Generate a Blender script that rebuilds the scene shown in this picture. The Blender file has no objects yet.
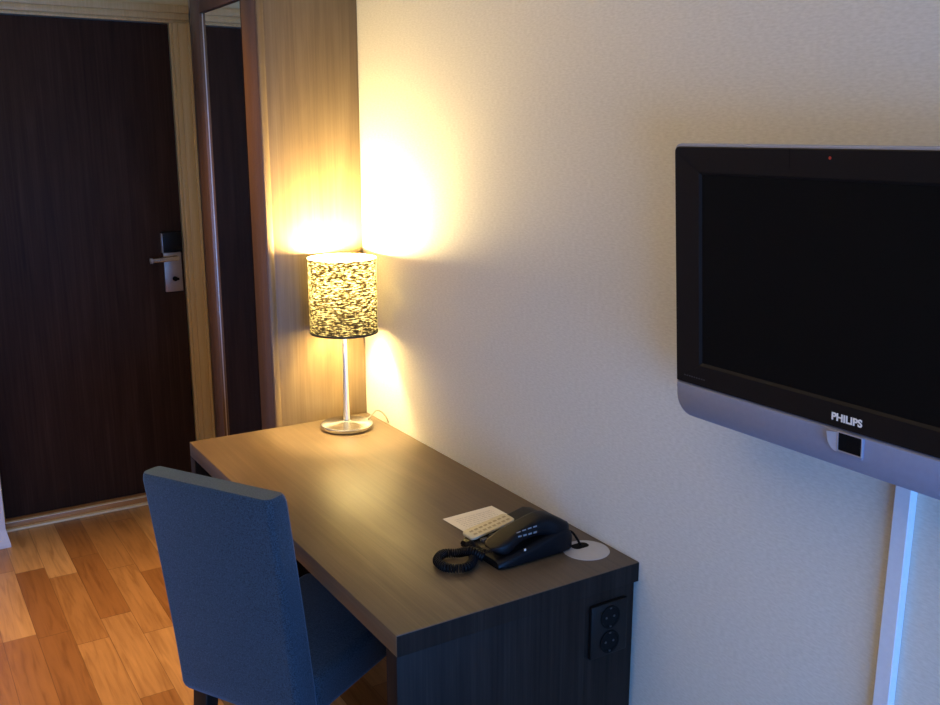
import bpy, bmesh, math, random
from math import sin, cos, pi, radians, atan2, sqrt
from mathutils import Vector, Matrix
random.seed(7)
S = bpy.context.scene
COL = S.collection

# ------------------------------------------------------------------ helpers
def obj(name, bm, mat, parent=None, smooth=True):
    me = bpy.data.meshes.new(name)
    bmesh.ops.recalc_face_normals(bm, faces=bm.faces[:])
    bm.to_mesh(me); bm.free()
    me.materials.append(mat)
    if smooth:
        me.polygons.foreach_set('use_smooth', [True] * len(me.polygons))
        try: me.set_sharp_from_angle(angle=radians(35))
        except Exception: pass
    o = bpy.data.objects.new(name, me); COL.objects.link(o)
    if parent: o.parent = parent
    return o
def thing(name, label, cat, loc=(0, 0, 0), rotz=0, group=None):
    o = bpy.data.objects.new(name, None); COL.objects.link(o)
    o.empty_display_size = 0.05
    o.location = loc; o.rotation_euler = (0, 0, rotz)
    o['label'] = label; o['category'] = cat
    if group: o['group'] = group
    return o
def tag(o, label, cat, group=None):
    o['label'] = label; o['category'] = cat
    if group: o['group'] = group
    return o
def struct(name, bm, mat, parent=None, smooth=True):
    o = obj(name, bm, mat, parent, smooth)
    if parent is None: o['kind'] = 'structure'
    return o
def add_box(bm, x0, x1, y0, y1, z0, z1, bev=0.0, seg=2):
    r = bmesh.ops.create_cube(bm, size=1.0)
    vs = r['verts']
    for v in vs:
        v.co = Vector(((x0 + x1) / 2 + v.co.x * (x1 - x0), (y0 + y1) / 2 + v.co.y * (y1 - y0), (z0 + z1) / 2 + v.co.z * (z1 - z0)))
    if bev > 0:
        es = list({e for v in vs for e in v.link_edges})
        bmesh.ops.bevel(bm, geom=es, offset=bev, offset_type='OFFSET', segments=seg, profile=0.5, affect='EDGES', clamp_overlap=True)
def box(*a, **k):
    bm = bmesh.new(); add_box(bm, *a, **k); return bm
def add_lathe(bm, prof, cx=0, cy=0, n=48, cap0=True, cap1=True):
    rings = []
    for r, z in prof:
        rings.append([bm.verts.new((cx + r * cos(2 * pi * i / n), cy + r * sin(2 * pi * i / n), z)) for i in range(n)])
    for a, b in zip(rings, rings[1:]):
        for i in range(n):
            bm.faces.new((a[i], a[(i + 1) % n], b[(i + 1) % n], b[i]))
    if cap0: bm.faces.new(rings[0][::-1])
    if cap1: bm.faces.new(rings[-1])
def lathe(prof, **k):
    bm = bmesh.new(); add_lathe(bm, prof, **k); return bm
def add_tube(bm, pts, rad, n=8, cap=True):
    pts = [Vector(p) for p in pts]
    rads = rad if isinstance(rad, (list, tuple)) else [rad] * len(pts)
    rings = []; up = Vector((0, 0, 1)); prev = None
    for i, p in enumerate(pts):
        t = (pts[min(i + 1, len(pts) - 1)] - pts[max(i - 1, 0)]).normalized()
        if prev is None:
            a = up if abs(t.z) < 0.9 else Vector((1, 0, 0))
            u = (a - t * a.dot(t)).normalized()
        else:
            u = (prev - t * prev.dot(t)).normalized()
        prev = u; w = t.cross(u)
        rings.append([bm.verts.new(p + (u * cos(2 * pi * k / n) + w * sin(2 * pi * k / n)) * rads[i]) for k in range(n)])
    for a, b in zip(rings, rings[1:]):
        for k in range(n):
            bm.faces.new((a[k], a[(k + 1) % n], b[(k + 1) % n], b[k]))
    if cap:
        bm.faces.new(rings[0][::-1]); bm.faces.new(rings[-1])
def tube(pts, rad, n=8):
    bm = bmesh.new(); add_tube(bm, pts, rad, n); return bm
def spline(ctrl, per=12):
    P = [Vector(p) for p in ctrl]; P = [2 * P[0] - P[1]] + P + [2 * P[-1] - P[-2]]
    out = []
    for i in range(1, len(P) - 2):
        a, b, c, d = P[i - 1:i + 3]
        for s in range(per):
            t = s / per
            out.append(0.5 * ((2 * b) + (c - a) * t + (2 * a - 5 * b + 4 * c - d) * t * t + (3 * b - a - 3 * c + d) * t ** 3))
    out.append(P[-2]); return out
def rrect(a0, a1, b0, b1, r, n=6):
    """rounded rectangle loop; r = radius or 4 radii (a0b0, a1b0, a1b1, a0b1)"""
    rs = r if isinstance(r, (list, tuple)) else [r] * 4
    L = []
    for (ca, cb, q, rr) in ((a0 + rs[0], b0 + rs[0], pi, rs[0]), (a1 - rs[1], b0 + rs[1], 1.5 * pi, rs[1]), (a1 - rs[2], b1 - rs[2], 0, rs[2]), (a0 + rs[3], b1 - rs[3], .5 * pi, rs[3])):
        for i in range(n + 1):
            t = q + (pi / 2) * i / n
            L.append((ca + rr * cos(t), cb + rr * sin(t)))
    return L
def bridge(bm, A, B):
    n = len(A)
    for i in range(n): bm.faces.new((A[i], A[(i + 1) % n], B[(i + 1) % n], B[i]))
def loops_mesh(loops, cap0=True, cap1=True):
    """loops: lists of 3-D points with equal counts, bridged one after another"""
    bm = bmesh.new(); V = [[bm.verts.new(p) for p in L] for L in loops]
    for a, b in zip(V, V[1:]): bridge(bm, a, b)
    if cap0: bm.faces.new(V[0][::-1])
    if cap1: bm.faces.new(V[-1])
    return bm

# ------------------------------------------------------------------ materials
def new_mat(name):
    m = bpy.data.materials.new(name); m.use_nodes = True
    nt = m.node_tree; b = nt.nodes['Principled BSDF']
    return m, nt, b
def simple(name, col, rough=0.5, metal=0.0, spec=0.5, noise=0.06, scale=120, bump=0.0, coat=0.0, emit=None):
    m, nt, b = new_mat(name)
    tc = nt.nodes.new('ShaderNodeTexCoord')
    nz = nt.nodes.new('ShaderNodeTexNoise'); nz.inputs['Scale'].default_value = scale; nz.inputs['Detail'].default_value = 3
    nt.links.new(tc.outputs['Object'], nz.inputs['Vector'])
    mx = nt.nodes.new('ShaderNodeMix'); mx.data_type = 'RGBA'
    mx.inputs[6].default_value = (*[c * (1 - noise) for c in col], 1); mx.inputs[7].default_value = (*[min(1, c * (1 + noise)) for c in col], 1)
    nt.links.new(nz.outputs['Fac'], mx.inputs[0]); nt.links.new(mx.outputs[2], b.inputs['Base Color'])
    b.inputs['Roughness'].default_value = rough; b.inputs['Metallic'].default_value = metal
    b.inputs['Specular IOR Level'].default_value = spec; b.inputs['Coat Weight'].default_value = coat
    if bump:
        bp = nt.nodes.new('ShaderNodeBump'); bp.inputs['Strength'].default_value = bump; bp.inputs['Distance'].default_value = 0.002
        nt.links.new(nz.outputs['Fac'], bp.inputs['Height']); nt.links.new(bp.outputs['Normal'], b.inputs['Normal'])
    if emit:
        b.inputs['Emission Color'].default_value = (*emit[0], 1); b.inputs['Emission Strength'].default_value = emit[1]
    return m
def ramp(nt, fac, stops):
    r = nt.nodes.new('ShaderNodeValToRGB'); e = r.color_ramp.elements
    while len(e) < len(stops): e.new(0.5)
    for el, (p, c) in zip(e, stops): el.position = p; el.color = (*c, 1)
    nt.links.new(fac, r.inputs['Fac']); return r.outputs['Color']
def math_n(nt, op, a, b=None):
    n = nt.nodes.new('ShaderNodeMath'); n.operation = op
    for i, v in enumerate((a, b)):
        if v is None: continue
        if isinstance(v, (int, float)): n.inputs[i].default_value = v
        else: nt.links.new(v, n.inputs[i])
    return n.outputs[0]
def wood(name, dark, mid, light, axis='Z', rough=0.4, fine=1.0, figure=0.35, spec=0.5, bump=0.03):
    """grain runs along the given object axis"""
    m, nt, b = new_mat(name)
    tc = nt.nodes.new('ShaderNodeTexCoord')
    def mapped(sl, st):
        mp = nt.nodes.new('ShaderNodeMapping')
        s = {'X': (sl, st, st), 'Y': (st, sl, st), 'Z': (st, st, sl)}[axis]
        mp.inputs['Scale'].default_value = s
        nt.links.new(tc.outputs['Object'], mp.inputs['Vector']); return mp.outputs['Vector']
    n1 = nt.nodes.new('ShaderNodeTexNoise'); n1.inputs['Scale'].default_value = 1; n1.inputs['Detail'].default_value = 5; n1.inputs['Roughness'].default_value = .65
    nt.links.new(mapped(3.0 * fine, 190 * fine), n1.inputs['Vector'])
    n2 = nt.nodes.new('ShaderNodeTexNoise'); n2.inputs['Scale'].default_value = 1; n2.inputs['Detail'].default_value = 4; n2.inputs['Distortion'].default_value = 1.4
    nt.links.new(mapped(1.6, 16), n2.inputs['Vector'])
    f = math_n(nt, 'ADD', math_n(nt, 'MULTIPLY', n1.outputs['Fac'], 1 - figure), math_n(nt, 'MULTIPLY', n2.outputs['Fac'], figure))
    c = ramp(nt, f, [(0.34, dark), (0.5, mid), (0.66, light)])
    nt.links.new(c, b.inputs['Base Color'])
    b.inputs['Roughness'].default_value = rough; b.inputs['Specular IOR Level'].default_value = spec
    if bump:
        bp = nt.nodes.new('ShaderNodeBump'); bp.inputs['Strength'].default_value = bump; bp.inputs['Distance'].default_value = 0.002
        nt.links.new(n1.outputs['Fac'], bp.inputs['Height']); nt.links.new(bp.outputs['Normal'], b.inputs['Normal'])
    return m
def floor_mat():
    m, nt, b = new_mat('laminate_floor')
    tc = nt.nodes.new('ShaderNodeTexCoord'); sp = nt.nodes.new('ShaderNodeSeparateXYZ')
    nt.links.new(tc.outputs['Object'], sp.inputs[0])
    W, Ln = 0.098, 0.54
    xs = math_n(nt, 'DIVIDE', math_n(nt, 'ADD', sp.outputs['X'], 0.03), W)
    row = math_n(nt, 'FLOOR', xs)
    wn = nt.nodes.new('ShaderNodeTexWhiteNoise'); wn.noise_dimensions = '1D'; nt.links.new(row, wn.inputs['W'])
    ys = math_n(nt, 'ADD', math_n(nt, 'DIVIDE', sp.outputs['Y'], Ln), math_n(nt, 'MULTIPLY', wn.outputs['Value'], 5.0))
    colm = math_n(nt, 'FLOOR', ys)
    cb = nt.nodes.new('ShaderNodeCombineXYZ'); nt.links.new(row, cb.inputs[0]); nt.links.new(colm, cb.inputs[1])
    w2 = nt.nodes.new('ShaderNodeTexWhiteNoise'); w2.noise_dimensions = '3D'; nt.links.new(cb.outputs[0], w2.inputs['Vector'])
    base = ramp(nt, w2.outputs['Value'], [(0.0, (.29, .122, .036)), (0.35, (.35, .158, .048)), (0.65, (.42, .205, .068)), (1.0, (.60, .34, .135))])
    # grain: noise stretched along Y, shifted per block
    off = nt.nodes.new('ShaderNodeVectorMath'); off.operation = 'SCALE'; nt.links.new(w2.outputs['Color'], off.inputs[0]); off.inputs['Scale'].default_value = 9.0
    ad = nt.nodes.new('ShaderNodeVectorMath'); ad.operation = 'ADD'; nt.links.new(tc.outputs['Object'], ad.inputs[0]); nt.links.new(off.outputs[0], ad.inputs[1])
    mp = nt.nodes.new('ShaderNodeMapping'); mp.inputs['Scale'].default_value = (60, 4.0, 1); nt.links.new(ad.outputs[0], mp.inputs['Vector'])
    nz = nt.nodes.new('ShaderNodeTexNoise'); nz.inputs['Scale'].default_value = 1; nz.inputs['Detail'].default_value = 6; nz.inputs['Distortion'].default_value = .7
    nt.links.new(mp.outputs[0], nz.inputs['Vector'])
    g = ramp(nt, nz.outputs['Fac'], [(0.3, (.74, .68, .62)), (0.5, (1, 1, 1)), (0.7, (1.15, 1.15, 1.15))])
    mu = nt.nodes.new('ShaderNodeMix'); mu.data_type = 'RGBA'; mu.blend_type = 'MULTIPLY'; mu.inputs[0].default_value = 1
    nt.links.new(base, mu.inputs[6]); nt.links.new(g, mu.inputs[7])
    # joints
    fx = math_n(nt, 'FRACT', xs); fy = math_n(nt, 'FRACT', ys)
    jx = math_n(nt, 'LESS_THAN', fx, 0.022); jy = math_n(nt, 'LESS_THAN', fy, 0.006)
    j = math_n(nt, 'MAXIMUM', jx, jy)
    mj = nt.nodes.new('ShaderNodeMix'); mj.data_type = 'RGBA'; nt.links.new(math_n(nt, 'MULTIPLY', j, 0.55), mj.inputs[0])
    nt.links.new(mu.outputs[2], mj.inputs[6]); mj.inputs[7].default_value = (.09, .035, .012, 1)
    nt.links.new(mj.outputs[2], b.inputs['Base Color'])
    b.inputs['Roughness'].default_value = 0.34
    return m
def wallpaper():
    m, nt, b = new_mat('woven_wallpaper')
    tc = nt.nodes.new('ShaderNodeTexCoord')
    mp = nt.nodes.new('ShaderNodeMapping'); mp.inputs['Scale'].default_value = (90, 90, 330); nt.links.new(tc.outputs['Object'], mp.inputs['Vector'])
    nz = nt.nodes.new('ShaderNodeTexNoise'); nz.inputs['Scale'].default_value = 1; nz.inputs['Detail'].default_value = 3
    nt.links.new(mp.outputs[0], nz.inputs['Vector'])
    c = ramp(nt, nz.outputs['Fac'], [(0.3, (.71, .65, .54)), (0.7, (.81, .75, .64))])
    nt.links.new(c, b.inputs['Base Color']); b.inputs['Roughness'].default_value = 0.62; b.inputs['Specular IOR Level'].default_value = 0.25
    bp = nt.nodes.new('ShaderNodeBump'); bp.inputs['Strength'].default_value = 0.15; bp.inputs['Distance'].default_value = 0.0015
    nt.links.new(nz.outputs['Fac'], bp.inputs['Height']); nt.links.new(bp.outputs['Normal'], b.inputs['Normal'])
    return m
def fabric(name, col, scale=700):
    m, nt, b = new_mat(name)
    tc = nt.nodes.new('ShaderNodeTexCoord')
    nz = nt.nodes.new('ShaderNodeTexNoise'); nz.inputs['Scale'].default_value = scale; nz.inputs['Detail'].default_value = 2
    nt.links.new(tc.outputs['Object'], nz.inputs['Vector'])
    c = ramp(nt, nz.outputs['Fac'], [(0.3, tuple(x * .45 for x in col)), (0.7, tuple(min(1, x * 1.5) for x in col))])
    nt.links.new(c, b.inputs['Base Color']); b.inputs['Roughness'].default_value = 0.9; b.inputs['Specular IOR Level'].default_value = 0.15
    b.inputs['Sheen Weight'].default_value = 0.35; b.inputs['Sheen Roughness'].default_value = 0.5; b.inputs['Sheen Tint'].default_value = (.6, .75, 1, 1)
    bp = nt.nodes.new('ShaderNodeBump'); bp.inputs['Strength'].default_value = 0.25; bp.inputs['Distance'].default_value = 0.001
    nt.links.new(nz.outputs['Fac'], bp.inputs['Height']); nt.links.new(bp.outputs['Normal'], b.inputs['Normal'])
    return m
def shade_mat():
    """dark slubby weave that lets the bulb show through; white lining on the inner face"""
    m, nt, b = new_mat('woven_lamp_shade'); nt.nodes.remove(b)
    out = nt.nodes['Material Output']
    tc = nt.nodes.new('ShaderNodeTexCoord'); sp = nt.nodes.new('ShaderNodeSeparateXYZ'); nt.links.new(tc.outputs['Object'], sp.inputs[0])
    ang = math_n(nt, 'MULTIPLY', math_n(nt, 'ARCTAN2', sp.outputs['Y'], sp.outputs['X']), 0.094)
    def thread(sx, sz, lo, hi, seed):
        cb = nt.nodes.new('ShaderNodeCombineXYZ')
        nt.links.new(math_n(nt, 'MULTIPLY', ang, sx), cb.inputs[0]); nt.links.new(math_n(nt, 'MULTIPLY', sp.outputs['Z'], sz), cb.inputs[1]); cb.inputs[2].default_value = seed
        nz = nt.nodes.new('ShaderNodeTexNoise'); nz.inputs['Scale'].default_value = 1; nz.inputs['Detail'].default_value = 4; nz.inputs['Roughness'].default_value = .6
        nt.links.new(cb.outputs[0], nz.inputs['Vector'])
        mr = nt.nodes.new('ShaderNodeMapRange'); mr.inputs['From Min'].default_value = lo; mr.inputs['From Max'].default_value = hi
        nt.links.new(nz.outputs['Fac'], mr.inputs['Value']); return mr.outputs['Result']
    h = thread(75, 430, .49, .60, 1.3); v = thread(520, 60, .34, .56, 7.7)
    op = math_n(nt, 'MULTIPLY', h, math_n(nt, 'ADD', math_n(nt, 'MULTIPLY', v, 0.55), 0.45))
    tcol = ramp(nt, op, [(0.0, (.012, .008, .003)), (0.45, (.12, .090, .030)), (1.0, (.85, .80, .56))])
    dcol = ramp(nt, op, [(0.0, (.02, .018, .015)), (1.0, (.10, .09, .06))])
    tr = nt.nodes.new('ShaderNodeBsdfTranslucent'); nt.links.new(tcol, tr.inputs['Color'])
    df = nt.nodes.new('ShaderNodeBsdfDiffuse'); nt.links.new(dcol, df.inputs['Color'])
    wh = nt.nodes.new('ShaderNodeBsdfDiffuse'); wh.inputs['Color'].default_value = (.75, .72, .62, 1)
    geo = nt.nodes.new('ShaderNodeNewGeometry')
    face = nt.nodes.new('ShaderNodeMixShader'); nt.links.new(geo.outputs['Backfacing'], face.inputs[0])
    nt.links.new(df.outputs[0], face.inputs[1]); nt.links.new(wh.outputs[0], face.inputs[2])
    ms = nt.nodes.new('ShaderNodeMixShader'); ms.inputs[0].default_value = 0.075
    nt.links.new(face.outputs[0], ms.inputs[1]); nt.links.new(tr.outputs[0], ms.inputs[2])
    nt.links.new(ms.outputs[0], out.inputs['Surface'])
    return m
def glass_mat():
    m, nt, b = new_mat('window_glass'); nt.nodes.remove(b); out = nt.nodes['Material Output']
    t = nt.nodes.new('ShaderNodeBsdfTransparent'); g = nt.nodes.new('ShaderNodeBsdfGlossy'); g.inputs['Roughness'].default_value = 0.02
    fr = nt.nodes.new('ShaderNodeFresnel'); fr.inputs['IOR'].default_value = 1.45
    mx = nt.nodes.new('ShaderNodeMixShader'); nt.links.new(fr.outputs[0], mx.inputs[0]); nt.links.new(t.outputs[0], mx.inputs[1]); nt.links.new(g.outputs[0], mx.inputs[2])
    nt.links.new(mx.outputs[0], out.inputs['Surface']); return m
def print_mat():
    """cream card with rows of faint small print"""
    m, nt, b = new_mat('printed_card')
    tc = nt.nodes.new('ShaderNodeTexCoord'); sp = nt.nodes.new('ShaderNodeSeparateXYZ'); nt.links.new(tc.outputs['Object'], sp.inputs[0])
    rows = math_n(nt, 'LESS_THAN', math_n(nt, 'FRACT', math_n(nt, 'MULTIPLY', sp.outputs['Y'], 115)), 0.42)
    cb = nt.nodes.new('ShaderNodeCombineXYZ'); nt.links.new(math_n(nt, 'MULTIPLY', sp.outputs['X'], 260), cb.inputs[0]); nt.links.new(math_n(nt, 'FLOOR', math_n(nt, 'MULTIPLY', sp.outputs['Y'], 115)), cb.inputs[1])
    nz = nt.nodes.new('ShaderNodeTexNoise'); nz.inputs['Scale'].default_value = 1; nt.links.new(cb.outputs[0], nz.inputs['Vector'])
    w = math_n(nt, 'GREATER_THAN', nz.outputs['Fac'], 0.46)
    inx = math_n(nt, 'LESS_THAN', math_n(nt, 'ABSOLUTE', sp.outputs['X']), 0.05); iny = math_n(nt, 'LESS_THAN', math_n(nt, 'ABSOLUTE', sp.outputs['Y']), 0.058)
    k = math_n(nt, 'MULTIPLY', math_n(nt, 'MULTIPLY', rows, w), math_n(nt, 'MULTIPLY', inx, iny))
    mx = nt.nodes.new('ShaderNodeMix'); mx.data_type = 'RGBA'; nt.links.new(math_n(nt, 'MULTIPLY', k, 0.45), mx.inputs[0])
    mx.inputs[6].default_value = (.86, .80, .70, 1); mx.inputs[7].default_value = (.35, .32, .30, 1)
    nt.links.new(mx.outputs[2], b.inputs['Base Color']); b.inputs['Roughness'].default_value = 0.5; return m

M_wall = wallpaper()
M_ceil = simple('ceiling_paint', (.80, .78, .73), .9, spec=.1)
M_hall = simple('hall_paint', (.82, .66, .34), .6, spec=.2, bump=.05)
M_white = simple('white_paint', (.78, .76, .80), .5)
M_floor = floor_mat()
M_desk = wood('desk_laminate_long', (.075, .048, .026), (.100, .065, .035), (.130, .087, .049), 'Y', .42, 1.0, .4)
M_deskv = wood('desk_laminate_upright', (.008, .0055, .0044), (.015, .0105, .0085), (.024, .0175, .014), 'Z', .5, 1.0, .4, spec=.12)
M_ward = wood('wardrobe_laminate', (.120, .076, .034), (.155, .101, .047), (.195, .132, .066), 'Z', .42, .9, .5)
M_wframe = wood('mirror_frame_wood', (.070, .034, .016), (.095, .047, .022), (.125, .063, .030), 'Z', .4, .8, .4)
M_door = wood('dark_door_veneer', (.026, .013, .009), (.040, .020, .013), (.058, .030, .020), 'Z', .55, .55, .4, spec=.12)
M_frame = wood('cream_door_frame', (.64, .44, .17), (.70, .50, .21), (.75, .56, .26), 'Z', .45, .7, .3)
M_thresh = wood('oak_threshold', (.40, .17, .05), (.50, .23, .075), (.58, .29, .10), 'X', .4)
M_metal = simple('brushed_nickel', (.80, .76, .68), .27, 1.0, noise=.04, scale=300)
M_stem = simple('satin_nickel', (.92, .89, .80), .48, 1.0, noise=.03, scale=300)
M_spun = simple('spun_nickel', (.58, .59, .60), .26, 1.0, noise=.04, scale=300)
_nt = M_spun.node_tree; _tg = _nt.nodes.new('ShaderNodeTangent'); _tg.direction_type = 'RADIAL'; _tg.axis = 'Z'
_b = _nt.nodes['Principled BSDF']; _nt.links.new(_tg.outputs[0], _b.inputs['Tangent']); _b.inputs['Anisotropic'].default_value = .85
M_brass = simple('pale_metal_strip', (.95, .78, .50), .5, .1)
M_steel = simple('worn_steel', (.46, .40, .36), .45, .9)
M_blackp = simple('black_plastic', (.006, .006, .006), .45, spec=.2)
M_phone = simple('black_phone_plastic', (.004, .004, .005), .45, spec=.18)
M_phoneg = simple('phone_key_grey', (.035, .035, .037), .4)
M_dark = simple('dark_recess', (.004, .004, .004), .7, spec=.1)
M_tvblack = simple('television_bezel_black', (.014, .010, .008), .45, spec=.12)
M_screen = simple('dark_screen', (.007, .006, .005), .45, spec=.05, noise=.02)
M_silver = simple('silver_plastic', (.33, .35, .46), .5, .25, spec=.5)
M_silverl = simple('bright_silver', (.62, .64, .70), .3, .6)
M_logo = simple('glowing_silver_lettering', (.75, .72, .70), .35, .2, emit=((.9, .85, .8), .12))  # lettering is no lamp; a faint glow is added to brighten it
M_red = simple('standby_lamp', (.25, .02, .01), .4, emit=((1, .08, .02), .08))
M_beige = simple('ivory_plastic', (.62, .54, .36), .45)
M_ink = simple('faded_ink', (.36, .30, .19), .6)
M_cloth = fabric('blue_upholstery', (.034, .052, .070), 380)
M_leg = wood('black_stained_wood', (.008, .006, .005), (.012, .009, .008), (.018, .013, .010), 'Z', .4)
M_shade = shade_mat()
M_trim = simple('black_shade_trim', (.008, .007, .006), .7)
M_cord = simple('pale_cord', (.17, .145, .09), .5)
M_grom = simple('silver_grommet', (.50, .49, .50), .45, .3)
M_trunk = simple('white_trunking', (.80, .80, .82), .4)
M_glass = glass_mat()
M_print = print_mat()
def mirror_mat():
    m, nt, b = new_mat('mirror_silver')
    tc = nt.nodes.new('ShaderNodeTexCoord'); nz = nt.nodes.new('ShaderNodeTexNoise'); nz.inputs['Scale'].default_value = 3
    nt.links.new(tc.outputs['Object'], nz.inputs['Vector'])
    c = ramp(nt, nz.outputs['Fac'], [(0.3, (.80, .84, .88)), (0.7, (.84, .88, .92))])
    nt.links.new(c, b.inputs['Base Color']); b.inputs['Metallic'].default_value = 1; b.inputs['Roughness'].default_value = .03; return m
M_mirror = mirror_mat()

# ------------------------------------------------------------------ room shell
ZC = 2.5; YD = 4.094; XL = -3.3; YW = -1.25
struct('floor', box(XL - .1, .1, YW - .1, YD + .25, -.06, 0), M_floor, smooth=False)
struct('ceiling', box(XL - .1, .1, YW - .1, YD + .25, ZC, ZC + .06), M_ceil, smooth=False)
struct('wall_right', box(0, .1, YW - .1, YD + .1, 0, ZC), M_wall, smooth=False)
struct('wall_left', box(XL - .1, XL, YW - .1, 3.98, 0, ZC), M_wall, smooth=False)
# bathroom block left of the entry: a wall facing the room that ends in the corridor corner
struct('wall_far', box(XL, -.905, 3.88, YD + .1, 0, ZC), M_white, smooth=False)
# door wall with an opening
bm = bmesh.new()
add_box(bm, -.905, -.885, YD + .012, YD + .12, 0, ZC); add_box(bm, -.090, 0, YD + .012, YD + .12, 0, ZC); add_box(bm, -.885, -.090, YD + .012, YD + .12, 2.03, ZC)
struct('wall_door_side', bm, M_hall, smooth=False)
# skirting with a sloped top edge round the corner of the far wall
def skirt(pts, h, t):
    pass
bm = bmesh.new()
L0 = [(-.905, 3.88, 0), (-.905, 3.88, .075), (-.893, 3.868, .012), (-.893, 3.868, 0)]
L1 = [(XL, 3.88, 0), (XL, 3.88, .075), (XL, 3.868, .012), (XL, 3.868, 0)]
L2 = [(-.905, 4.04, 0), (-.905, 4.04, .075), (-.893, 4.04, .012), (-.893, 4.04, 0)]
for A in (L1, L2):
    VA = [bm.verts.new(p) for p in L0]; VB = [bm.verts.new(p) for p in A]; bridge(bm, VA, VB); bm.faces.new(VB)
struct('baseboard_far', bm, M_white, smooth=False)
bm = box(-.010, 0, YW, 2.50, 0, .065, bev=.003)
struct('baseboard_right', bm, M_trunk)

# window wall behind the camera, opening close to the right wall
WX0, WX1, WZ0, WZ1 = -1.95, -.22, .25, 1.35
bm = bmesh.new()
add_box(bm, XL, WX0, YW - .1, YW, 0, ZC); add_box(bm, WX1, 0, YW - .1, YW, 0, ZC)
add_box(bm, WX0, WX1, YW - .1, YW, 0, WZ0); add_box(bm, WX0, WX1, YW - .1, YW, WZ1, ZC)
struct('wall_window_side', bm, M_wall, smooth=False)
bm = bmesh.new()
for a in ((WX0, WX0 + .05, WZ0, WZ1), (WX1 - .05, WX1, WZ0, WZ1), (WX0 + .05, WX1 - .05, WZ0, WZ0 + .05), (WX0 + .05, WX1 - .05, WZ1 - .05, WZ1), ((WX0 + WX1) / 2 - .025, (WX0 + WX1) / 2 + .025, WZ0 + .05, WZ1 - .05)):
    add_box(bm, a[0], a[1], YW - .085, YW - .02, a[2], a[3])
win = struct('window_1', bm, M_trunk, smooth=False)
obj('pane', box(WX0 + .045, WX1 - .045, YW - .056, YW - .052, WZ0 + .045, WZ1 - .045), M_glass, win, smooth=False)

# ------------------------------------------------------------------ entry door
door = struct('door_1', box(-.885, -.092, YD, YD + .045, .035, 2.003, bev=.002), M_door)
def casing():
    bm = bmesh.new()
    # right jamb profile, stepped moulding from the door outwards to the right wall
    for (x0, x1, y0) in ((-.088, -.078, YD - .006), (-.078, -.058, YD - .018), (-.058, -.022, YD - .024), (-.022, -.011, YD - .030)):
        add_box(bm, x0, x1, y0, YD + .06, 0, 2.0068, bev=.001)
    for (z0, z1, y0) in ((2.007, 2.02, YD - .006), (2.02, 2.045, YD - .018), (2.045, 2.075, YD - .026)):
        add_box(bm, -.904, -.011, y0, YD + .06, z0, z1, bev=.001)
    add_box(bm, -.904, -.888, YD - .018, YD + .06, 0, 2.035, bev=.002)
    return bm
obj('door_frame', casing(), M_frame, door)
bm = bmesh.new(); add_box(bm, -.892, -.094, YD - .045, YD + .045, 0, .032, bev=.004)
thr = obj('threshold', bm, M_thresh, door)
obj('threshold_strip', box(-.892, -.094, YD - .068, YD - .045, 0, .010, bev=.003), M_brass, thr)
obj('threshold_strip', box(-.892, -.094, YD - .048, YD - .030, .031, .0345, bev=.001), M_brass, thr)
# lock furniture
plate = obj('lock_plate', box(-.178, -.104, YD - .012, YD, .912, 1.080, bev=.003), M_steel, door)
bm = bmesh.new(); add_lathe(bm, [(.011, 0), (.011, .034), (.009, .036)], n=20)
bmesh.ops.transform(bm, matrix=Matrix.Translation((-.132, YD - .012, 1.058)) @ Matrix.Rotation(pi / 2, 4, 'X'), verts=bm.verts)
add_tube(bm, spline([(-.130, YD - .044, 1.058), (-.150, YD - .050, 1.058), (-.19, YD - .052, 1.056), (-.236, YD - .050, 1.054)], 6), .0105, 12)
obj('lever_handle', bm, M_metal, plate)
obj('lever_tip', tube([(-.234, YD - .050, 1.054), (-.243, YD - .050, 1.0538)], .0118, 12), M_silverl, plate)
bm = bmesh.new(); add_lathe(bm, [(.010, 0), (.010, .012)], n=20)
bmesh.ops.transform(bm, matrix=Matrix.Translation((-.137, YD - .012, .968)) @ Matrix.Rotation(pi / 2, 4, 'X'), verts=bm.verts)
add_box(bm, -.150, -.122, YD - .030, YD - .024, .962, .973, bev=.002)
obj('thumb_turn', bm, M_dark, plate)
rd = obj('card_reader', box(-.180, -.104, YD - .030, YD, 1.086, 1.168, bev=.004), M_blackp, door)
obj('reader_edge', box(-.1835, -.1803, YD - .026, YD, 1.080, 1.162, bev=.001), M_silverl, rd)
# hinge side latch slots on the frame edge
obj('strike_plate', box(-.098, -.0945, YD - .0075, YD + .002, .40, .47, bev=.0005), M_dark, door)

# ------------------------------------------------------------------ wardrobe with mirror door
w = thing('wardrobe', 'tall grey-brown wooden wardrobe behind the desk, mirror door facing the entry corridor', 'wardrobe', (-.15, 2.80, 0))
def wl(o):  # children keep world-space meshes
    o.matrix_parent_inverse = Matrix.Translation((.15, -2.80, 0)); return o
HW = 2.36
wl(obj('side_panel', box(-.2890, -.0015, 2.511, 2.516, .0, HW, bev=.0008), M_ward, w))
bm = bmesh.new(); add_box(bm, -.268, -.012, 3.075, 3.095, 0, HW, bev=.0015); add_box(bm, -.268, -.012, 2.531, 3.075, HW - .02, HW); add_box(bm, -.024, -.012, 2.531, 3.075, .0, HW - .02); add_box(bm, -.268, -.024, 2.531, 3.075, 0.0, .08)
wl(obj('carcass', bm, M_ward, w))
bm = bmesh.new()
for a in ((2.5165, 2.632, 0.02, HW), (3.003, 3.097, 0.02, HW), (2.632, 3.003, 1.925, HW), (2.632, 3.003, .02, .14)):
    add_box(bm, -.2905, -.2695, a[0], a[1], a[2], a[3], bev=.001)
wd = wl(obj('mirror_door', bm, M_wframe, w))
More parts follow.
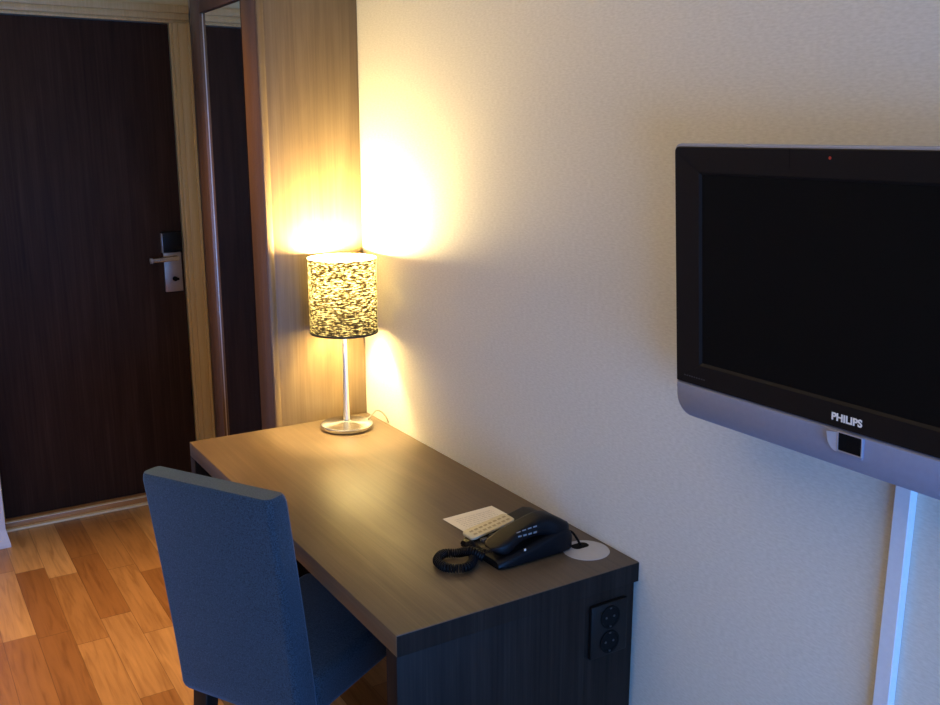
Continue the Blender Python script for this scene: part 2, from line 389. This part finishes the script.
obj('edge_strip', box(-.2892, -.2715, 2.5085, 2.5112, .0, HW, bev=.0008), M_ward, [o for o in w.children if o.name.startswith('side_panel')][0])
mi = obj('mirror', box(-.2815, -.2775, 2.633, 3.002, .141, 1.924), M_mirror, wd, smooth=False)
bm = bmesh.new(); add_box(bm, -.2905, -.2812, 2.627, 2.6325, .14, 1.925)
obj('mirror_gap', bm, M_dark, wd, smooth=False)  # dark strip standing in for the shaded gap beside the glass
bm = bmesh.new(); add_box(bm, -.2832, -.2812, 3.0015, 3.003, .14, 1.925, bev=.0005)
obj('mirror_edge', bm, M_steel, wd, smooth=False)

# ------------------------------------------------------------------ desk
DX0, DY0, DY1, DZ = -.538, 1.293, 2.508, .75
dk = thing('desk', 'grey-brown wood laminate writing desk with panel ends, standing against the right wall', 'desk', (-.27, 1.9, 0))
def dl(o):
    o.matrix_parent_inverse = Matrix.Translation((.27, -1.9, 0)); return o
dt = dl(obj('desktop', box(DX0, -.001, DY0, DY1, DZ - .04, DZ, bev=.0015), M_desk, dk))
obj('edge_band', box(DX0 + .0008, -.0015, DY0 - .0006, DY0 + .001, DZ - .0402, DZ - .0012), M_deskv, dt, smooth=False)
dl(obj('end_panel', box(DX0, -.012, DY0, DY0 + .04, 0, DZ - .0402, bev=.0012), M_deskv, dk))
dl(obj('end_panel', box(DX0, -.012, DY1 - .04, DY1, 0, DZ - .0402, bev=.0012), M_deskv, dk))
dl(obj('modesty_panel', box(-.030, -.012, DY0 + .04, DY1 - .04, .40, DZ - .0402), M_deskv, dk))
# twin outlet on the near end panel
bm = box(-.125, -.034, DY0 - .010, DY0 - .0002, .577, .689, bev=.004)
outl = dl(obj('power_outlet', bm, M_blackp, dk))
for zc in (.659, .607):
    bm = bmesh.new(); n = 32
    prof = [(.0235, 0.0), (.0235, .0022), (.0205, .0022), (.0195, .0005)]
    add_lathe(bm, prof, n=n)
    bmesh.ops.transform(bm, matrix=Matrix.Translation((-.0795, DY0 - .010, zc)) @ Matrix.Rotation(pi / 2, 4, 'X'), verts=bm.verts)
    so = obj('socket', bm, M_dark, outl)
    bm = bmesh.new()
    for dx in (-.0095, .0095):
        b2 = bmesh.new(); add_lathe(b2, [(.0024, 0), (.0024, .001)], n=10)
        bmesh.ops.transform(b2, matrix=Matrix.Translation((-.0795 + dx, DY0 - .0105, zc)) @ Matrix.Rotation(pi / 2, 4, 'X'), verts=b2.verts)
        me = bpy.data.meshes.new('t'); b2.to_mesh(me); b2.free(); bm.from_mesh(me); bpy.data.meshes.remove(me)
    for dz in (-.019, .019):
        add_box(bm, -.0815, -.0775, DY0 - .0128, DY0 - .0105, zc + dz - .0015, zc + dz + .0015)
    obj('contact', bm, M_phoneg, so)
# cable grommet let into the top
GX, GY = -.056, 1.390
bm = lathe([(.0475, DZ + .0001), (.0470, DZ + .0008), (.043, DZ + .0012), (.001, DZ + .0012)], cx=GX, cy=GY, n=48)
gr = dl(obj('cable_grommet', bm, M_grom, dk))
bm = loops_mesh([[(GX + a, GY + b, z) for a, b in rrect(-.018, .021, .010, .034, .011)] for z in (DZ + .0010, DZ + .0015)])
obj('cable_slot', bm, M_dark, gr)

# ------------------------------------------------------------------ table lamp
LX, LY = -.118, 2.400
lp = thing('table_lamp', 'lit lamp with dark woven drum shade and metal stem on far end of desk', 'lamp', (LX, LY, DZ))
bs = obj('lamp_base', lathe([(.066, 0.0), (.072, .0015), (.0745, .006), (.0745, .012), (.072, .0145), (.060, .0165), (.015, .0195), (.010, .022), (.0085, .026)], n=64), M_spun, lp)
obj('stem', lathe([(.0092, .022), (.0080, .08), (.0070, .18), (.0066, .292)], n=24), M_stem, lp)
ZB, ZT, RS = .280, .488, .094
obj('lamp_shade', lathe([(RS, ZB), (RS, ZB + .065), (RS, ZB + .13), (RS, ZT)], n=72, cap0=False, cap1=False), M_shade, lp)
sh = [o for o in lp.children if o.name.startswith('lamp_shade')][0]
bm = bmesh.new(); add_lathe(bm, [(RS + .0012, ZB - .001), (RS + .0012, ZB + .005), (RS - .0012, ZB + .005), (RS - .0012, ZB - .001), (RS + .0012, ZB - .001)], n=72, cap0=False, cap1=False)
obj('shade_rim', bm, M_trim, sh)
bm = bmesh.new()
for k in range(3):
    a = 2 * pi * k / 3 + .5
    add_tube(bm, [(.017 * cos(a), .017 * sin(a), ZB + .020), (RS * cos(a) * .985, RS * sin(a) * .985, ZB + .006)], .0012, 6)
add_lathe(bm, [(.0175, ZB + .017), (.0195, ZB + .017), (.0195, ZB + .022), (.0175, ZB + .022)], n=24, cap0=False, cap1=False)
obj('shade_carrier', bm, M_trunk, lp)
obj('bulb_holder', lathe([(.006, .288), (.016, .291), (.0175, .385), (.0190, .392), (.0165, .400)], n=24), M_trunk, lp)  # hidden socket, made taller and wider to block the bulb's downward light
obj('power_cord', tube(spline([(.055, -.005, .010), (.078, .0, .024), (.094, .004, .034), (.107, -.004, .032), (.114, -.022, .020), (.1165, -.034, .004)], 8), .0022, 8), M_cord, lp)
lt = bpy.data.lights.new('bulb_light', 'POINT'); lt.energy = 60; lt.color = (1, .775, .36); lt.shadow_soft_size = .038
lo = bpy.data.objects.new('bulb_light', lt); COL.objects.link(lo); lo.parent = lp; lo.location = (0, 0, .448)

# ------------------------------------------------------------------ chair
ch = thing('desk_chair', 'blue fabric upholstered desk chair with high back, pulled up to the desk', 'chair', (-.473, 1.897, 0), radians(-60))
D = .229
def bent(bm, fn):
    for v in bm.verts: v.co = Vector(fn(*v.co))
def backrest():
    bm = bmesh.new(); NZ, n = 12, 7
    loops = []
    zs = [0.0, .012, .03] + [.03 + (.94) * i / NZ for i in range(1, NZ)] + [.97, .99, 1.0]
    for t in zs:
        ins = 0.0
        if t < .03: ins = (1 - t / .03) ** 2 * .006
        if t > .97: ins = ((t - .97) / .03) ** 2 * .004
        wb = (.163 + .005 * t) - ins
        th = .068 - .013 * t
        y0 = -D - .078 * t ** 1.15; z = .385 + .517 * t
        L = []
        for a, b_ in rrect(-wb, wb, 0 + ins, th - ins, .013, n):
            yb = y0 + b_ + .024 * (abs(a) / .169) ** 2 * (0.4 + .6 * t)     # shallow lateral curve
            L.append((a, yb, z + (.004 * (1 - (a / .169) ** 2) if t > .9 else 0)))
        loops.append(L)
    return loops_mesh(loops)
bk = obj('backrest', backrest(), M_cloth, ch)
bm = box(-.166, .166, -.16, .235, .372, .470, bev=.022, seg=4)
obj('seat', bm, M_cloth, ch)
def leg(x, y, lean, top):
    bm = bmesh.new(); loops = []
    for t in (0, .5, 1):
        h = .015 + .006 * t
        z = top * t; yy = y + lean * (1 - t)
        loops.append([(x + a, yy + b_, z) for a, b_ in rrect(-h, h, -h, h, .003, 3)])
    return loops_mesh(loops)
for x, y, ln, tp in ((-.150, .195, 0, .374), (.150, .195, 0, .374), (-.150, -.155, -.045, .388), (.150, -.155, -.045, .388)):
    obj('leg', leg(x, y, ln, tp), M_leg, ch)

# ------------------------------------------------------------------ paper card
pc = bpy.data.meshes.new('paper_card')
bm = box(-.066, .066, -.075, .075, 0, .0008)
card = obj('paper_card', bm, M_print, None, smooth=False)
card.location = (-.152, 1.608, DZ + .0004); card.rotation_euler = (0, 0, radians(3))
tag(card, 'cream printed paper card lying on the desk beside the telephone', 'paper')

# ------------------------------------------------------------------ telephone
ph = thing('telephone', 'black corded desk telephone on near end of the desk, facing left', 'telephone', (-.258, 1.398, DZ + .0005), radians(1.5))
# local: +x away from the user towards the wall, +y along the desk away from the camera
PL, PW = .180, .148
def phone_base():
    loops = []
    for t in [0, .04, .12, .3, .5, .7, .86, .96, 1]:
        ins = 0.006 * (abs(t - .5) * 2) ** 8
        h = .022 + .038 * t ** 1.2 if t < .9 else .022 + .038 * .9 ** 1.2 - .010 * ((t - .9) / .1) ** 2
        x = PL * t
        loops.append([(x, a, b_) for a, b_ in rrect(0 + ins, PW - ins, .002, h - ins, [.004, .004, .012, .012], 5)])
    return loops_mesh(loops)
pb = obj('phone_base', phone_base(), M_phone, ph)
for x in (.03, .17):
    for y in (.03, .14): obj('rubber_foot', lathe([(.008, 0), (.008, .004)], cx=x, cy=y, n=14), M_dark, pb)
# handset lying lengthwise on the near side, humped towards the wall end
def handset():
    loops = []; N = 22
    for i in range(N + 1):
        t = i / N; x = -.008 + .192 * t
        e = sin(pi * min(max(t, .0), 1)) ** .28 if 0 < t < 1 else 0
        endb = math.exp(-((t - .14) / .13) ** 2) + 1.15 * math.exp(-((t - .84) / .15) ** 2)
        hw = (.024 + .008 * min(1, endb)) * (.35 + .65 * e)
        topz = .043 + .031 * sin(pi * (t * .75 + .07)) ** 1.0 + .012 * math.exp(-((t - .72) / .22) ** 2)
        botz = .040 + .006 * sin(pi * t) - .020 * min(1, endb) * e
        topz = botz + (topz - botz) * (.35 + .65 * e)
        cy = .032; L = []
        for a, b_ in rrect(-hw, hw, botz, topz, min(hw, (topz - botz) / 2) * .72, 5): L.append((x, cy + a, b_))
        loops.append(L)
    return loops_mesh(loops)
hs = obj('handset', handset(), M_phone, ph)
from mathutils.bvhtree import BVHTree
tree = BVHTree.FromPolygons([v.co[:] for v in hs.data.vertices], [tuple(p.vertices) for p in hs.data.polygons])
bm = bmesh.new()
for i in range(4):
    for j in range(2):
        x0_ = .046 + .0125 * i; y0_ = -.002 + .0095 * j; V = []
        for dx, dy in ((0, 0), (.0085, 0), (.0085, .0028), (0, .0028)):
            h, nn, _, _ = tree.ray_cast(Vector((x0_ + dx, y0_ + dy - .12, .23)), Vector((0, .6, -.8)))
            if h: V.append(bm.verts.new(h + nn * .0004))
        if len(V) == 4: bm.faces.new(V)
obj('grille_slit', bm, simple('pale_grey_plastic', (.20, .20, .20), .5), hs)
bm = bmesh.new(); add_box(bm, .056, .0595, -.0008, .001, .030, .034)
obj('label_dot', bm, M_logo, pb)
# keypad
for r in range(4):
    for c in range(3):
        x = .026 + .021 * r; y = .064 + .0145 * c
        z = .0225 + .038 * (x / PL) ** 1.2
        bm = box(x - .0075, x + .0075, y - .006, y + .006, z - .004, z + .003, bev=.0018)
        obj('key', bm, M_phoneg, pb)
# ivory directory card holder raised along the far side
bm = loops_mesh([[(a, b_, z + .16 * a) for a, b_ in rrect(.004 + i, .112 - i, .104 + i, .146 - i, .010)] for z, i in ((.024, 0), (.0275, 0), (.029, .0015))])
dc = obj('directory_card', bm, M_beige, ph)
bm = bmesh.new()
for i in range(8):
    for j in range(2):
        x = .015 + .0115 * i; y = .112 + .015 * j; z = .0292 + .16 * x
        V = [bm.verts.new((xx, yy, z + .16 * (xx - x) + .0001)) for xx, yy in ((x, y), (x + .008, y), (x + .008, y + .007), (x, y + .007))]
        bm.faces.new(V)
obj('printed_line', bm, M_ink, dc)
# coiled cord
Minv = (Matrix.Translation(ph.location) @ Matrix.Rotation(radians(1.5), 4, 'Z')).inverted()
ctrl = [(-0.210, 1.432, .778), (-0.242, 1.446, .766), (-0.258, 1.474, .762), (-0.248, 1.500, .763), (-0.256, 1.512, .764), (-0.269, 1.488, .772), (-0.286, 1.452, .763), (-0.316, 1.432, .762), (-0.346, 1.448, .762), (-0.348, 1.484, .762), (-0.322, 1.506, .762), (-0.296, 1.494, .762), (-0.282, 1.462, .775), (-0.270, 1.440, .768)]
path = spline([Minv @ Vector(p) for p in ctrl], 40)
# resample by arc length
acc = [0]
for a, b_ in zip(path, path[1:]): acc.append(acc[-1] + (b_ - a).length)
tot = acc[-1]; pitch = .0050; per = 10; N = int(tot / pitch * per)
hel = []; k = 0; prevu = Vector((0, 0, 1))
for i in range(N + 1):
    s = tot * i / N
    while k < len(acc) - 2 and acc[k + 1] < s: k += 1
    f = (s - acc[k]) / max(1e-9, acc[k + 1] - acc[k]); p = path[k].lerp(path[k + 1], f)
    t = (path[min(k + 2, len(path) - 1)] - path[max(k - 1, 0)]).normalized()
    u = (prevu - t * prevu.dot(t)).normalized(); prevu = u; v = t.cross(u)
    a = 2 * pi * i / per
    hel.append(p + (u * cos(a) + v * sin(a)) * .0078)
obj('coiled_cord', tube(hel, .0019, 6), M_phone, ph)
pw = spline([Minv @ Vector(p) for p in ((-.066, 1.452, .772), (-.050, 1.446, .768), (-.050, 1.428, .760), (-.055, 1.413, .757), (-.054, 1.409, .754))], 8)
obj('line_cord', tube(pw, .0026, 8), M_dark, ph)

# ------------------------------------------------------------------ television (tilted down on a wall bracket)
XT, YT, ZT_ = -.150, 1.094, 1.5555; TILT = radians(4.4)
tv = thing('television', 'black and silver flat television hung on the right wall, switched off', 'television')
R3 = Matrix(((-cos(TILT), 0, -sin(TILT)), (0, -1, 0), (-sin(TILT), 0, cos(TILT)))).to_4x4()
tv.matrix_world = Matrix.Translation((XT, YT, ZT_)) @ R3
TW, TH = .652, .431
def P(d, a, b_): return (d, a, -b_)            # depth out of the face, right, down
RR = [.011, .011, .032, .032]
def shift(i, r=RR): return [max(.001, q - i) for q in r]
hous = []
for d, i in ((-.058, .030), (-.050, .012), (-.020, .002), (-.006, 0), (-.001, .0008), (0, .0025)):
    hous.append([P(d, a, b_) for a, b_ in rrect(0 + i, TW - i, 0 + i, TH - i, shift(i), 8)])
housing = obj('housing', loops_mesh(hous), M_silver, tv)
# black bezel with the screen opening
SA0, SA1, SB0, SB1 = .0585, TW - .0585, .0450, .336
def bz():
    bm = bmesh.new(); n = 5
    o0 = rrect(.0042, TW - .0042, .0042, .374, [.008, .008, .002, .002], n)
    o1 = rrect(.0055, TW - .0055, .0055, .373, [.007, .007, .002, .002], n)
    i1 = rrect(SA0 - .004, SA1 + .004, SB0 - .004, SB1 + .004, .002, n); i0 = rrect(SA0, SA1, SB0, SB1, .001, n)
    V = [[bm.verts.new(P(d, a, b_)) for a, b_ in L] for L, d in ((o0, .0001), (o0, .003), (o1, .0042), (i1, .0042), (i0, .0008))]
    for A, B in zip(V, V[1:]): bridge(bm, A, B)
    return bm
bezel = obj('bezel', bz(), M_tvblack, tv)
obj('screen', box(.0002, .0010, SA0, SA1, -SB1, -SB0), M_screen, tv, smooth=False)
bm = bmesh.new(); add_box(bm, .0042, .0044, .2205, .2215, -.0315, -.0045)
obj('panel_seam', bm, M_dark, bezel, smooth=False)
bm = lathe([(.0022, 0), (.002, .0006)], n=14); bmesh.ops.transform(bm, matrix=Matrix.Translation(P(.0042, .285, .0155)) @ Matrix.Rotation(pi / 2, 4, 'Y'), verts=bm.verts)
obj('indicator_lamp', bm, M_red, bezel)
# faint model strip under the screen, left corner
bm = bmesh.new()
for i in range(9): add_box(bm, .0042, .00428, .022 + .0052 * i, .0255 + .0052 * i, -.3625, -.3605)
obj('small_print', bm, M_phoneg, bezel, smooth=False)
# silver chin: gently bulged strip below the bezel
def chin():
    loops = []
    for b_, d in ((.3755, .001), (.3775, .0050), (.384, .0062), (.405, .0066), (.419, .0048), (.4275, .0018), (.4295, .0005)):
        i = .0035 + (max(0, b_ - .376) / .054) ** 2.2 * .026
        loops.append([P(dd, a, b_) for dd, a in ((0.0002, i), (d * .6, i + .001), (d, i + .006), (d, TW - i - .006), (d * .6, TW - i - .001), (0.0002, TW - i))])
    return loops_mesh(loops)
obj('chin', chin(), M_silver, tv)
# receiver window on the chin with a curved bright left cheek
bm = loops_mesh([[P(d, a, b_) for a, b_ in rrect(.300 + i, .355 - i, .3770 + i, .4095 - i, [.002, .002, .004, .013], 5)] for d, i in ((.001, 0), (.0072, 0), (.0080, .001))])
rc = obj('receiver_surround', bm, M_silver, tv)
bm = loops_mesh([[P(d, a, b_) for a, b_ in rrect(.3168, .3525, .3770, .4025, .0012, 3)] for d in (.0079, .0085)])
obj('receiver_window', bm, M_dark, rc)
bm = bmesh.new()
o0 = rrect(.3155, .3543, .3758, .4042, .0015, 3); i0 = rrect(.3170, .3528, .3773, .4026, .0012, 3)
V = [[bm.verts.new(P(d, a, b_)) for a, b_ in L] for L, d in ((o0, .0079), (o0, .0094), (i0, .0094), (i0, .0084))]
for A, B in zip(V, V[1:]): bridge(bm, A, B)
obj('receiver_frame', bm, M_silverl, rc)
bm = bmesh.new(); n = 10
top = [bm.verts.new(P(.0140 - .0056 * (k / n), .3015 + .0135 * k / n, .3782)) for k in range(n + 1)]
bot = [bm.verts.new(P(.0140 - .0056 * (k / n), .3015 + .0135 * k / n, .3788 + .0268 * (1 - (1 - k / n) ** 2) ** .5)) for k in range(n + 1)]
for k in range(n): bm.faces.new((top[k], top[k + 1], bot[k + 1], bot[k])) if k else bm.faces.new((top[0], top[1], bot[1], bot[0]))
obj('receiver_cheek', bm, M_silverl, rc)
# lettering
cu = bpy.data.curves.new('lettering', 'FONT'); cu.body = 'PHILIPS'; cu.size = .0135; cu.extrude = .0003; cu.offset = .00042; cu.align_x = 'LEFT'; cu.space_character = 1.0
to = bpy.data.objects.new('lettering_tmp', cu); COL.objects.link(to)
dg = bpy.context.evaluated_depsgraph_get(); me = bpy.data.meshes.new_from_object(to.evaluated_get(dg))
xs = [v.co.x for v in me.vertices]; x0, x1 = min(xs), max(xs); sc = .0475 / (x1 - x0)
for v in me.vertices:
    x, y, z = v.co; v.co = P(.0046 + z, .3020 + (x - x0) * sc, .3635 - y * 1.08)
me.materials.clear(); me.materials.append(M_logo)
COL.objects.unlink(to); bpy.data.objects.remove(to)
lg = bpy.data.objects.new('brand_lettering', me); COL.objects.link(lg); lg.parent = bezel
# bracket: plate on the wall and an arm to the housing, built in world space
bm = bmesh.new()
ym = YT - TW / 2
add_box(bm, -.012, -.0005, ym - .06, ym + .06, 1.27, 1.45, bev=.002)
for s in (-1, 1): add_box(bm, -.085, -.010, ym + s * .035 - .006, ym + s * .035 + .006, 1.33, 1.39, bev=.001)
bmesh.ops.transform(bm, matrix=tv.matrix_world.inverted(), verts=bm.verts)
obj('wall_bracket', bm, M_blackp, tv)

# ------------------------------------------------------------------ trunking under the television
bm = bmesh.new()
L = [(-.0005, .762), (-.0125, .7615), (-.0140, .760), (-.0140, .737), (-.0125, .7355), (-.0005, .735)]
V = [[bm.verts.new((x, y, z)) for x, y in L] for z in (.066, 1.25)]
bridge(bm, V[0], V[1]); bm.faces.new(V[0][::-1]); bm.faces.new(V[1])
tr = obj('cable_trunking', bm, M_trunk, None)
tag(tr, 'white vertical cable trunking on the right wall below the television', 'cable trunking')

# ------------------------------------------------------------------ lights
def area(name, loc, rot, sx, sy, e, col):
    l = bpy.data.lights.new(name, 'AREA'); l.shape = 'RECTANGLE'; l.size = sx; l.size_y = sy; l.energy = e; l.color = col
    o = bpy.data.objects.new(name, l); COL.objects.link(o); o.location = loc; o.rotation_euler = rot; return o
area('window_daylight', ((WX0 + WX1) / 2, YW - .13, (WZ0 + WZ1) / 2), (radians(74), 0, 0), WX1 - WX0, WZ1 - WZ0, 84, (.11, .365, 1.0)).data.spread = radians(160)
sp = bpy.data.lights.new('hall_downlight', 'SPOT'); sp.energy = 210; sp.color = (1, .60, .24); sp.spot_size = radians(58); sp.spot_blend = .9; sp.shadow_soft_size = .05
so = bpy.data.objects.new('hall_downlight', sp); COL.objects.link(so); so.location = (-.58, 2.72, ZC - .03)
area('ceiling_fill_light', (-1.45, 1.3, ZC - .02), (0, 0, 0), 1.6, 2.6, 11, (1, .80, .45))  # unseen area light added under the ceiling as warm ambient fill
W = bpy.data.worlds.new('dusk'); S.world = W; W.use_nodes = True
bg = W.node_tree.nodes['Background']; bg.inputs[0].default_value = (.12, .30, .80, 1); bg.inputs[1].default_value = .6

# ------------------------------------------------------------------ camera
cd = bpy.data.cameras.new('camera'); cd.sensor_width = 36; cd.lens = 36 * 952 / 940; cd.clip_start = .02
cam = bpy.data.objects.new('camera', cd); COL.objects.link(cam)
cam.location = (-1.198, 0, 1.57)
fw = Vector((0.5152857, 0.82720288, -0.22408936))
cam.rotation_euler = fw.to_track_quat('-Z', 'Y').to_euler()
S.camera = cam
S.view_settings.view_transform = 'Standard'; S.view_settings.look = 'None'; S.view_settings.exposure = 0.0
